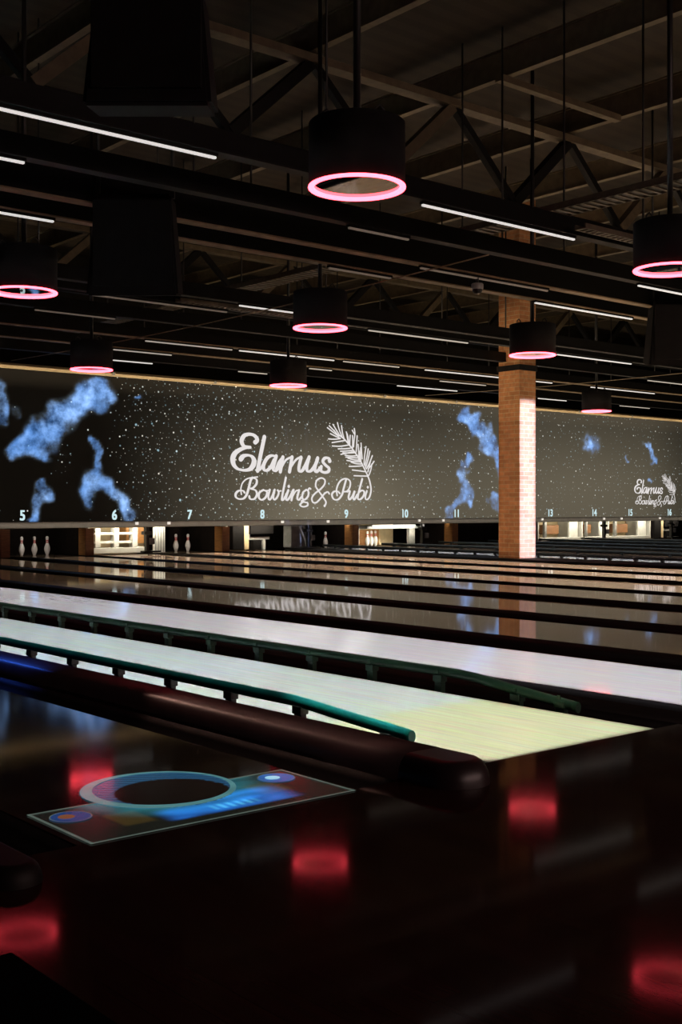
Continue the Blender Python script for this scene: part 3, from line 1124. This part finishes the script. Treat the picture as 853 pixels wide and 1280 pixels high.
# dark curtains behind the pins of the unlit lanes
for (pa, pb, lab) in ((8, 107, 'dark pit curtain behind the three left pins'), (212, 278, 'dark pit curtain behind the two pins under number 7'),
                      (392, 443, 'dark pit curtain behind the single pin under number 9'), (535, 566, 'dark pit curtain left of the panel under number 11'),
                      (573, 626, 'dark pit curtain beside the brick pillar')):
    xa, xb = kx(pa, 22.75) + 0.05, kx(pb, 22.75) + (0.25 if pa == 535 else 1.2)
    mb = MB()
    n = 40
    for k in range(n):
        f = lambda t: 0.02 * math.sin(t * 40)
        a, b = k / n, (k + 1) / n
        mb.poly([(xa + (xb - xa) * a, 22.85 + f(a), -0.1), (xa + (xb - xa) * b, 22.85 + f(b), -0.1), (xa + (xb - xa) * b, 22.85 + f(b), 0.66), (xa + (xb - xa) * a, 22.85 + f(a), 0.66)])
    tag(mb.build('pit_curtain', M['pit_curtain']), lab, 'curtain', 'curtains at the back of the pin decks')


def area(name, loc, rot, sx, sy, power, col, spread=180.0):
    l = bpy.data.lights.new(name, 'AREA')
    l.shape = 'RECTANGLE'
    l.size, l.size_y = sx, sy
    l.energy = power
    l.color = col
    l.spread = math.radians(spread)
    o = bpy.data.objects.new(name, l)
    COL.objects.link(o)
    o.location = loc
    o.rotation_euler = rot
    return o


def machine(pa, pb, label, kind, power):
    """pin-setting machine seen between the lane end and the screen: lit box with frame, bars and deck"""
    xa, xb = kx(pa, 21.6), kx(pb, 21.6)
    w = xb - xa
    o = empty('pinsetter', (xa, 21.62, 0))
    tag(o, label, 'pinsetter', 'pin setting machines behind the screen')
    MB().box(0, w, 0.95, 1.0, 0.002, 0.66).build('back_panel', M['cream_panel'], o)
    MB().box(-0.02, 0.03, 0.06, 0.95, 0.002, 0.56, 0.006).build('side_plate', M['machine_white'], o)
    if kind == 'frame':
        MB().box(0.05, w * 0.62, 0.02, 0.14, 0.40, 0.45, 0.006).box(0.05, w * 0.62, 0.02, 0.14, 0.22, 0.27, 0.006).build('crossbar', M['machine_white'], o)
        for fx in (0.10, 0.34, 0.58):
            MB().box(w * fx - 0.06, w * fx + 0.06, 0.0, 0.16, 0.14, 0.54, 0.01).build('hanger', M['machine_white'], o)
        MB().box(0.03, w * 0.74, -0.02, 0.30, 0.015, 0.135, 0.012).build('sweep_bar', M['machine_white'], o)
        MB().box(w * 0.56, w * 0.80, 0.32, 0.62, 0.20, 0.54, 0.01).build('wood_box', M['orange_wood'], o)
        MB().box(w * 0.83, w * 0.98, 0.0, 0.06, 0.0, 0.55, 0.004).build('ribbed_cover', M['machine_white'], o)
        for k in range(4):
            MB().box(w * (0.845 + 0.035 * k), w * (0.855 + 0.035 * k), -0.012, 0.0, 0.02, 0.54).build('rib', M['machine_grey'], o)
    elif kind == 'dark':
        MB().box(w * 0.10, w * 0.34, 0.0, 0.45, 0.02, 0.55, 0.01).build('cabinet', M['black_matte'], o)
        MB().box(w * 0.37, w * 0.47, 0.05, 0.16, 0.02, 0.55, 0.006).build('cream_post', M['cream_panel'], o)
        MB().box(w * 0.48, w * 0.98, 0.0, 0.4, 0.36, 0.56, 0.01).build('housing', M['black_matte'], o)
        MB().box(w * 0.5, w * 0.95, 0.1, 0.16, 0.23, 0.30, 0.006).build('crossbar', M['machine_white'], o)
        MB().box(w * 0.54, w * 0.72, 0.0, 0.3, 0.0, 0.22, 0.01).build('motor', M['black_matte'], o)
        MB().box(w * 0.80, w * 0.86, 0.1, 0.2, 0.0, 0.25, 0.006).build('bracket', M['machine_white'], o)
    elif kind == 'deck':
        MB().box(0.05, w * 0.98, -0.20, 0.55, 0.44, 0.50, 0.01).build('deck', M['machine_white'], o)
        MB().box(w * 0.10, w * 0.85, -0.22, -0.17, 0.49, 0.54, 0.008).build('deck_bar', M['machine_white'], o)
        MB().box(w * 0.34, w * 0.70, 0.84, 0.92, 0.02, 0.40, 0.006).build('wood_panel', M['orange_wood'], o)
        MB().box(w * 0.84, w * 0.94, 0.0, 0.10, 0.0, 0.44, 0.01).build('bracket', M['machine_grey'], o)
    else:
        MB().box(0.02, w * 0.96, -0.02, 0.25, 0.015, 0.11, 0.012).build('sweep_bar', M['machine_white'], o)
        MB().box(w * 0.34, w * 0.62, 0.30, 0.60, 0.20, 0.46, 0.01).build('wood_box', M['brown_wood'], o)
        MB().box(w * 0.12, w * 0.17, 0.02, 0.10, 0.08, 0.55, 0.006).build('hanger', M['machine_grey'], o)
        MB().box(w * 0.74, w * 0.94, 0.1, 0.16, 0.05, 0.55, 0.006).build('ribbed_cover', M['machine_white'], o)
    area('pinsetter_lamp', (xa + w / 2, 21.42, 0.60) if kind != 'deck' else (xa + w / 2, 21.45, 0.43), (math.radians(40), 0, 0), w * 0.9, 0.10, power, (1.0, 0.90, 0.70))


machine(113, 209, 'white pinsetter frame brightly lit below number 6', 'frame', 16.0)
machine(286, 344, 'half dark pinsetter below number 8', 'dark', 12.0)
machine(451, 524, 'pinsetter with white deck over the three close pins', 'deck', 18.0)
machine(676, 730, 'cream lit pinsetter just right of the brick pillar', 'box', 14.0)
machine(731, 762, 'cream lit pinsetter with brown box below number 14', 'box', 11.0)
machine(764, 815, 'cream lit pinsetter below number 15', 'plain', 14.0)
machine(816, 850, 'dim pinsetter at the right end below number 16', 'dark', 6.0)
area('pinsetter_lamp', (kx(487, 21.6), 21.1, 0.535), (math.radians(75), 0, 0), 1.6, 0.03, 3.0, (1.0, 0.95, 0.85), 60.0)  # added fill from in front, brightens the deck face
# grey cover with hoses between the two middle lanes
o = empty('machine_cover', (kx(364, 21.4), 21.4, 0))
tag(o, 'grey machine cover with two hoses left of the single pin', 'cover')
MB().box(0, 0.62, 0, 0.3, 0.037, 0.55, 0.02).build('cover_panel', M['machine_grey'], o)
for dx in (0.22, 0.34):
    MB().tube([(dx, -0.03, 0.53), (dx + 0.05, -0.05, 0.40), (dx + 0.16, -0.05, 0.22), (dx + 0.20, -0.04, 0.08), (dx + 0.22, -0.02, 0.06)], 0.022, 8).build('hose', M['machine_white'], o)

# pins
PIN = [(0.0, 0.0), (0.026, 0.0), (0.029, 0.008), (0.042, 0.045), (0.055, 0.085), (0.0605, 0.115), (0.057, 0.15), (0.046, 0.19), (0.032, 0.225), (0.0245, 0.25), (0.0228, 0.262),
       (0.0235, 0.285), (0.0275, 0.31), (0.0318, 0.338), (0.0305, 0.358), (0.022, 0.374), (0.010, 0.381), (0.0, 0.382)]
pin0 = empty('bowling_pin', (0, 0, 0))
MB().lathe(PIN, 24).build('pin_body', M['pin_white'], pin0)
for z0, z1 in ((0.243, 0.262), (0.278, 0.300)):
    prof = []
    for k in range(5):
        z = z0 + (z1 - z0) * k / 4
        r = np.interp(z, [p[1] for p in PIN[1:]], [p[0] for p in PIN[1:]])
        prof.append((r + 0.0012, z))
    MB().lathe(prof, 24).build('neck_stripe', M['pin_red'], pin0)
PINS = [(27, 22.2, 'white pin with red stripes, leftmost of the three at far left'), (43, 22.2, 'white pin with red stripes, middle of the three at far left'),
        (59, 22.2, 'white pin with red stripes, rightmost of the three at far left'), (220, 22.2, 'dim white pin, left of the two under number 7'),
        (235, 22.05, 'bright white pin with red stripes, right of the two under number 7'), (407, 22.0, 'single white pin with red stripes right of the hoses below number 9'),
        (459.5, 21.95, 'left one of three close white pins under the white deck'), (464.5, 22.1, 'middle one of three close white pins under the white deck'),
        (469.5, 22.25, 'right one of three close white pins under the white deck')]
for i, (px, Y, lab) in enumerate(PINS):
    o = pin0 if i == 0 else copy_tree(pin0)
    X, _ = on_plane_y(px, 690, Y)
    o.location = (X, Y, 0.0)
    tag(o, lab, 'bowling pin', 'standing bowling pins')

# ------------------------------------------------------------------ brick pillar
pc = empty('brick_pillar', (16.25, 14.33, 0))
tag(pc, 'square orange brick pillar standing among the lanes', 'pillar')
MB().box(0, 0.445, 0, 0.505, 0.0365, ZC).build('brickwork', M['red_brick'], pc)
MB().box(-0.03, 0.475, -0.03, 0.535, 3.46, 3.56, 0.005).build('dark_band', M['black_matte'], pc)

# ------------------------------------------------------------------ roof structure


def truss(Y, zb, zt, x0, x1, ph, label):
    o = empty('roof_truss', (0, Y, 0))
    tag(o, label, 'roof truss', 'steel roof trusses')
    MB().box(x0, x1, -0.09, 0.09, zt, zt + 0.05).box(x0, x1, -0.09, 0.09, zt + 0.05, zt + 0.09).build('top_chord', M['truss_paint'], o)
    MB().box(x0, x1, -0.06, 0.06, zb - 0.12, zb).build('bottom_chord', M['truss_dark'], o)
    p = 2.25
    k0 = int((x0 - ph) / p)
    k1 = int((x1 - ph) / p)
    for k in range(k0 + 1, k1):
        xt = ph + k * p
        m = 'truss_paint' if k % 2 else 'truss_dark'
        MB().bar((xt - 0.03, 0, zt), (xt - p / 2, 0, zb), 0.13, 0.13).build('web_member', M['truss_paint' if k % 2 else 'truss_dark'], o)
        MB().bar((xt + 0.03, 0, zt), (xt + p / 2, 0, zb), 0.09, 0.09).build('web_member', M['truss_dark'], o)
    return o


truss(10.4, 4.95, 5.95, -4, 30, 12.8, 'nearer steel roof truss with tan top chord crossing the upper picture')
truss(19.4, 4.95, 5.95, 2, 40, 12.7, 'farther steel roof truss above the screen wall')
for k in range(11):
    X = 12.8 + 2.25 * (k - 4)
    o = tag(MB().box(X - 0.05, X + 0.05, -4, 23.9, 6.08, 6.10).box(X - 0.015, X + 0.015, -4, 23.9, 6.10, 6.40).box(X - 0.05, X + 0.05, -4, 23.9, 6.40, 6.42).build('roof_beam', M['truss_paint']),
        None, 'roof beam', 'tan roof beams above the trusses')
    o['label'] = '%s tan steel roof beam from the left, running toward the screen' % ('first second third fourth fifth sixth seventh eighth ninth tenth eleventh'.split()[k])
o = tag(MB().box(10.4, 12.7, 9.45, 9.55, 6.0, 6.08).build('cross_beam', M['truss_paint']), 'short thin tan cross beam just in front of the nearer truss', 'roof beam')

# ceiling rails (run parallel to the screen) with strip lights under them
ZL = 3.6
RAILS = [(7.43, 'nearest', 0.0, 30), (8.48, 'second', 0.0, 31), (9.40, 'third', 0.0, 32), (10.05, 'fourth', 0.0, 33), (12.67, 'fifth', 2.0, 34), (13.21, 'sixth', 2.0, 34),
         (14.70, 'seventh', 3.0, 35), (16.32, 'eighth', 3.0, 36), (17.56, 'ninth', 4.0, 37), (18.83, 'tenth', 4.0, 38)]
for (Y, word, xa, xb) in RAILS:
    wide = Y in (9.40,)
    o = empty('ceiling_rail', (0, Y, ZL))
    tag(o, '%s black ceiling rail counted from the viewer, parallel to the screen' % word, 'ceiling rail', 'black rails under the roof')
    h = 0.26 if wide else 0.16
    MB().box(xa, xb, -0.045, 0.045, 0.045, 0.045 + h, 0.004).build('rail_body', M['rail_paint'], o)
    MB().box(xa, xb, -0.06, 0.06, 0.03, 0.045).build('lower_flange', M['flange' if Y in (9.40, 10.05, 16.32, 17.56) else 'truss_dark'], o)  # lit flanges coloured tan, the others dark
    for k in range(9):
        x = 1.8 + 4.28 * k
        if xa < x < xb:
            MB().tube([(x, 0, 0.04 + h), (x, 0, ZC - ZL)], 0.012, 6).build('hanger_rod', M['black_metal'], o)

STRIPS = [  # row y, x from, x to, brightness
    (7.43, 2.93, 5.01, 'bright'), (7.43, 7.15, 9.24, 'bright'), (10.05, 2.90, 4.98, 'bright'), (10.05, 8.25, 9.19, 'dim'), (10.05, 11.69, 13.76, 'bright'),
    (8.48, 2.80, 3.96, 'bright'), (8.48, 7.20, 7.99, 'dim'), (8.48, 11.72, 13.5, 'bright'), (9.40, 9.02, 11.18, 'dim'),
    (12.67, 8.89, 9.79, 'bright'), (13.21, 7.05, 9.08, 'dim'), (13.21, 11.61, 13.75, 'mid'), (13.21, 15.94, 18.06, 'bright'), (14.70, 6.99, 8.21, 'dim'), (14.70, 20.65, 22.11, 'mid'),
    (16.32, 9.64, 11.32, 'mid'), (16.32, 11.45, 13.54, 'bright'), (16.32, 13.74, 15.13, 'mid'), (16.32, 15.79, 17.93, 'bright'), (16.32, 19.0, 19.55, 'bright'), (16.32, 20.84, 23.2, 'bright'),
    (17.56, 9.76, 10.91, 'mid'), (17.56, 13.94, 14.51, 'mid'), (17.56, 17.42, 18.83, 'mid'),
    (18.83, 10.46, 11.29, 'bright'), (18.83, 13.19, 13.90, 'mid'), (18.83, 17.38, 19.25, 'bright'), (18.83, 22.02, 23.1, 'bright'), (18.83, 25.24, 26.55, 'mid'),
]
ORD = ['first', 'second', 'third', 'fourth', 'fifth', 'sixth', 'seventh']
cnt = {}
for (Y, xa, xb, br) in STRIPS:
    word = [r[1] for r in RAILS if r[0] == Y][0]
    k = cnt.get(Y, 0)
    cnt[Y] = k + 1
    o = empty('hanging_strip_light', (xa, Y, ZL))
    look = {'bright': 'bright white', 'mid': 'soft white', 'dim': 'dim tan'}[br]
    tag(o, 'thin %s strip light under the %s ceiling rail, %s from left' % (look, word, ORD[k]), 'strip light', 'strip lights under the ceiling rails')
    L_ = xb - xa
    MB().box(0, L_, -0.025, 0.025, 0.008, 0.030, 0.003).build('housing', M['rail_paint'], o)
    MB().box(0.01, L_ - 0.01, -0.014, 0.014, -0.010, 0.008, 0.004).build('diffuser', M['led_' + br], o)

# cable trays
for (X, Z, xw, y0, y1, lab) in ((10.15, 4.18, 0.34, 1.0, 20.5, 'perforated steel cable tray running toward the screen'),):
    o = empty('cable_tray', (X, 0, Z))
    tag(o, lab, 'cable tray')
    MB().box(-xw / 2, -xw / 2 + 0.012, y0, y1, 0, 0.07).build('side_rail', M['tray_steel'], o)
    MB().box(xw / 2 - 0.012, xw / 2, y0, y1, 0, 0.07).build('side_rail', M['tray_steel'], o)
    mb = MB()
    y = y0
    while y < y1:
        mb.box(-xw / 2, xw / 2, y, y + 0.035, 0.0, 0.012)
        y += 0.11
    mb.build('rungs', M['tray_steel'], o)
    MB().box(-0.10, 0.12, y0, y1, 0.013, 0.055, 0.01).build('cables', M['cable_black'], o)
for (Y, xa, xb, lab) in ((7.17, 9.0, 11.2, 'short perforated steel tray right of the large pendant'), (13.05, 8.2, 10.6, 'perforated steel tray left of the middle pendant')):
    o = empty('cable_tray', (0, Y, 3.62))
    tag(o, lab, 'cable tray')
    mb = MB()
    x = xa
    while x < xb:
        mb.box(x, x + 0.035, -0.06, 0.06, 0.0, 0.01)
        x += 0.08
    mb.build('rungs', M['tray_steel'], o)
    MB().box(xa, xb, -0.065, -0.05, 0, 0.05).box(xa, xb, 0.05, 0.065, 0, 0.05).build('side_rail', M['tray_steel'], o)
# thin cables slung toward the screen
for (X, lab) in ((8.62, 'thin slack cable slung below the rails at left'), (18.4, 'thin slack cable slung below the rails at right')):
    pts = [(X, 8 + 11 * k / 16, 3.46 - 0.08 * math.sin(PI * k / 16)) for k in range(17)]
    tag(MB().tube(pts, 0.007, 6).build('hanging_cable', M['trim_tan']), lab, 'cable', 'slack cables')

# pendant drum lamps with glowing ring
DZ = 2.93


def pendant():
    r = empty('pendant_lamp', (0, 0, 0))
    H = 0.385
    MB().lathe([(0.290, 0.024), (0.2965, 0.005), (0.2965, H), (0.290, H + 0.006), (0.0, H + 0.006)], 64).build('drum_shade', M['black_matte'], r)
    MB().lathe([(0.266, 0.020), (0.266, -0.008), (0.268, -0.010), (0.297, -0.010), (0.300, -0.006), (0.300, 0.002), (0.296, 0.004), (0.296, 0.022), (0.266, 0.022), (0.266, 0.020)], 64).build('light_ring', M['ring_glow'], r)
    MB().lathe([(0.0, 0.009), (0.2655, 0.009), (0.2655, 0.018), (0.0, 0.018)], 64, smooth=False).build('mirror_plate', M['mirror_plate'], r)
    MB().tube([(0, 0, H), (0, 0, ZC - DZ)], 0.024, 10).build('suspension_pole', M['black_metal'], r)
    for a in (0.6, 2.7, 4.8):
        x, y = 0.19 * math.cos(a), 0.19 * math.sin(a)
        MB().tube([(x - 0.04, y, H), (x - 0.035, y, H + 0.05), (x, y, H + 0.075), (x + 0.035, y, H + 0.05), (x + 0.04, y, H)], 0.008, 6).build('lifting_eye', M['black_metal'], r)
    return r


DRUMS = [(446.5, 234, 'largest black drum pendant with pink ring, upper middle'), (400.5, 410, 'medium black drum pendant with pink ring, straight below the largest'),
         (30, 365, 'black drum pendant with pink ring at the left picture edge'), (666, 444, 'black drum pendant with pink ring in front of the brick pillar'),
         (838, 337, 'black drum pendant with pink ring cut off by the right picture edge'), (114.5, 462, 'small black drum pendant with pink ring above the left blue cloud'),
         (360.5, 482, 'small black drum pendant with pink ring above the script lettering'), (746, 514, 'smallest black drum pendant with pink ring, right of the pillar')]
p0 = pendant()
for i, (px, py, lab) in enumerate(DRUMS):
    o = p0 if i == 0 else copy_tree(p0)
    X, Y = at_height(px, py, DZ)
    o.location = (X, Y, DZ)
    tag(o, lab, 'pendant lamp', 'ring lamps hanging under the rails')

# big black loudspeaker boxes hung under the roof


def speaker(X, Y, Z, w, h, d, rz, label):
    o = empty('hanging_loudspeaker', (X, Y, Z), rz)
    tag(o, label, 'loudspeaker', 'black boxes hung under the roof')
    mb = MB()
    a, b = w / 2, w / 2 * 0.82
    v = [(-a, 0, 0), (a, 0, 0), (a, d, 0.06), (-a, d, 0.06), (-b, 0.05, h), (b, 0.05, h), (b, d, h), (-b, d, h)]
    vs = [mb.bm.verts.new(p) for p in v]
    for f in ((0, 3, 2, 1), (4, 5, 6, 7), (0, 1, 5, 4), (1, 2, 6, 5), (2, 3, 7, 6), (3, 0, 4, 7)):
        mb.bm.faces.new([vs[k] for k in f])
    bmesh.ops.bevel(mb.bm, geom=mb.bm.edges[:], offset=0.02, segments=2, affect='EDGES')
    mb.build('cabinet', M['black_matte'], o)
    MB().box(-a * 0.85, a * 0.85, -0.012, 0.012, 0.08, h * 0.92, 0.005).build('grille', M['black_matte'], o)
    for s in (-1, 1):
        MB().box(s * b - 0.02, s * b + 0.02, d * 0.4, d * 0.5, h - 0.02, h + 0.25).build('bracket', M['black_metal'], o)
        MB().tube([(s * b, d * 0.45, h + 0.2), (s * b, d * 0.45, ZC - Z)], 0.015, 6).build('hanger_rod', M['black_metal'], o)


for (px, Y, Z, w, h, lab) in ((165, 9.0, 2.80, 0.80, 0.90, 'large black loudspeaker box hanging left of the middle pendant'), (183, 4.9, 2.88, 0.62, 0.60, 'large black loudspeaker box hanging at upper left'),
                              (856, 9.0, 2.83, 0.92, 0.88, 'large black loudspeaker box cut off by the right picture edge')):
    t = (px - CX) / F
    d = Y / (CA - SA * t)
    speaker(t * d * CA + d * SA, Y, Z, w, h, 0.36, -YAW, lab)

# dome camera under the third rail
X, Y = 0, 0
Xc, Zc = on_plane_y(597, 361, 9.40)
o = empty('ceiling_camera', (Xc, 9.40, Zc))
tag(o, 'small white dome security camera under the third ceiling rail', 'camera')
MB().lathe([(0.0, 0.06), (0.062, 0.06), (0.070, 0.05), (0.070, 0.0), (0.064, -0.008), (0.0, -0.008)], 24).build('camera_base', M['camera_white'], o)
MB().lathe([(0.058, -0.008), (0.055, -0.03), (0.040, -0.052), (0.018, -0.062), (0.0, -0.064)], 24).build('dome', M['black_metal'], o)
MB().tube([(0, 0, 0.06), (0, 0, ZL + 0.03 - Zc)], 0.018, 8).build('stem', M['black_metal'], o)

# ------------------------------------------------------------------ lights, unseen fills among them
DOWN = (0, 0, 0)
# beams on the two white lanes and the far white lane
def lane_beam(name, i, y0, y1, w, power, col):
    area(name, (LANES[i][0], (y0 + y1) / 2, 2.74), DOWN, w, y1 - y0, power, col, 2.0)


lane_beam('lane_beam', 2, 3.09, 4.1, LW - 0.03, 6.0, (0.92, 0.98, 0.60))
lane_beam('lane_beam', 2, 4.1, 5.6, LW - 0.03, 8.8, (0.85, 0.98, 0.90))
lane_beam('lane_beam', 2, 5.6, 21.0, LW - 0.03, 92.0, (0.84, 0.98, 0.99))
lane_beam('lane_beam', 3, 3.09, 21.0, LW - 0.03, 100.0, (0.96, 0.93, 1.0))
lane_beam('lane_beam', 10, 3.5, 21.0, LW - 0.03, 90.0, (0.93, 0.94, 1.0))
for i_, p_, c_ in ((4, 24, (1, 0.80, 0.62)), (5, 40, (1, 0.84, 0.70)), (6, 100, (1, 0.88, 0.76)), (7, 330, (1, 0.84, 0.74)), (8, 560, (1, 0.84, 0.74)), (9, 560, (1, 0.84, 0.74)), (11, 70, (1, 0.95, 0.9)), (12, 70, (1, 0.95, 0.9)), (14, 70, (1, 0.95, 0.9)), (15, 70, (1, 0.95, 0.9))):
    lane_beam('lane_beam', i_, 3.5, 21.0, LW - 0.05, p_, c_)
area('bumper_beam', (LANES[2][0] - LW / 2 - 0.045, 3.85, 2.6), DOWN, 0.04, 0.8, 0.28, (0.8, 1.0, 0.95), 3.0)  # unseen strips added to brighten the bumper rails
area('bumper_beam', (LANES[2][0] - LW / 2 - 0.045, 8.5, 2.6), DOWN, 0.04, 8.5, 0.35, (0.8, 1.0, 0.95), 3.0)
area('bumper_beam', (LANES[2][0] + LW / 2 + 0.075, 7.0, 2.6), DOWN, 0.04, 7.0, 0.6, (0.85, 1.0, 0.85), 3.0)
area('capping_beam', (2.93, 4.0, 2.5), DOWN, 0.06, 1.6, 0.55, (1.0, 0.55, 0.42), 6.0)  # unseen warm fill added for the reddish sheen on the capping
area('capping_beam_blue', (2.90, 9.6, 2.5), DOWN, 0.25, 7.0, 13.0, (0.03, 0.12, 0.8), 14.0)  # unseen blue wash added for the bluish sheen on the capping
area('trim_glow', (20, 20.7, 3.1), (math.radians(140), 0, 0), 34, 0.05, 75.0, (1.0, 0.80, 0.52), 70.0)  # unseen fill added to lift the top trim of the screen
area('lip_glow', (20, 20.0, 0.615), (PI / 2, 0, 0), 34, 0.05, 5.0, (1.0, 0.9, 0.75), 8.0)  # unseen fill added to lift the grey bottom lip
for pxp, pw in ((45, 3.0), (233, 2.0), (420, 2.0), (560, 1.0)):
    area('pin_lamp', (on_plane_y(pxp, 660, 21.5)[0], 21.45, 0.60), (math.radians(55), 0, 0), 1.0, 0.08, pw, (1.0, 0.92, 0.8))  # added fills that brighten the pins, no fixtures there
area('far_lane_glow', (25, 13, 2.72), DOWN, 15, 15, 260.0, (0.85, 0.93, 1.0), 60.0)  # unseen overhead fill added for the far bumper rails and lanes
# unseen beams added to brighten the pillar faces
area('pillar_beam', (16.47, 8.0, 1.45), (PI / 2, 0, 0), 0.42, 2.9, 29.0, (0.46, 0.54, 1.0), 1.5)
area('pillar_side_beam', (11.0, 14.58, 2.3), (PI / 2, 0, -PI / 2), 0.7, 4.5, 3.4, (1.0, 0.75, 0.48), 6.0)
area('pillar_warm', (16.47, 7.0, 3.4), (PI / 2, 0, 0), 0.6, 4.0, 1.1, (1.0, 0.75, 0.45), 6.0)
# unseen fill added to give the roof a warm glow from below
area('roof_glow', (20, 12, 2.55), (PI, 0, 0), 17, 16, 300.0, (1.0, 0.78, 0.5))
area('hall_glow', (8, -6, 3.0), (math.radians(62), 0, 0), 14, 2.0, 260.0, (1.0, 0.66, 0.6))  # unseen fill added behind the camera for approach and cappings

w = bpy.data.worlds.new('hall_dark')
w.use_nodes = True
w.node_tree.nodes['Background'].inputs[0].default_value = (0.01, 0.009, 0.008, 1)
w.node_tree.nodes['Background'].inputs[1].default_value = 0.2
scene.world = w

# ------------------------------------------------------------------ camera
cam = bpy.data.cameras.new('camera')
cam.sensor_fit = 'VERTICAL'
cam.sensor_height = 36.0
cam.lens = F / 1280 * 36.0
cam.shift_y = (HY - 640) / 1280
cam.clip_end = 200
co = bpy.data.objects.new('camera', cam)
co.location = (0, 0, EYE)
co.rotation_euler = (PI / 2, 0, -YAW)
COL.objects.link(co)
scene.camera = co

scene.view_settings.view_transform = 'Standard'
scene.view_settings.look = 'None'
scene.cycles.max_bounces = 6
scene.cycles.sample_clamp_indirect = 3.0
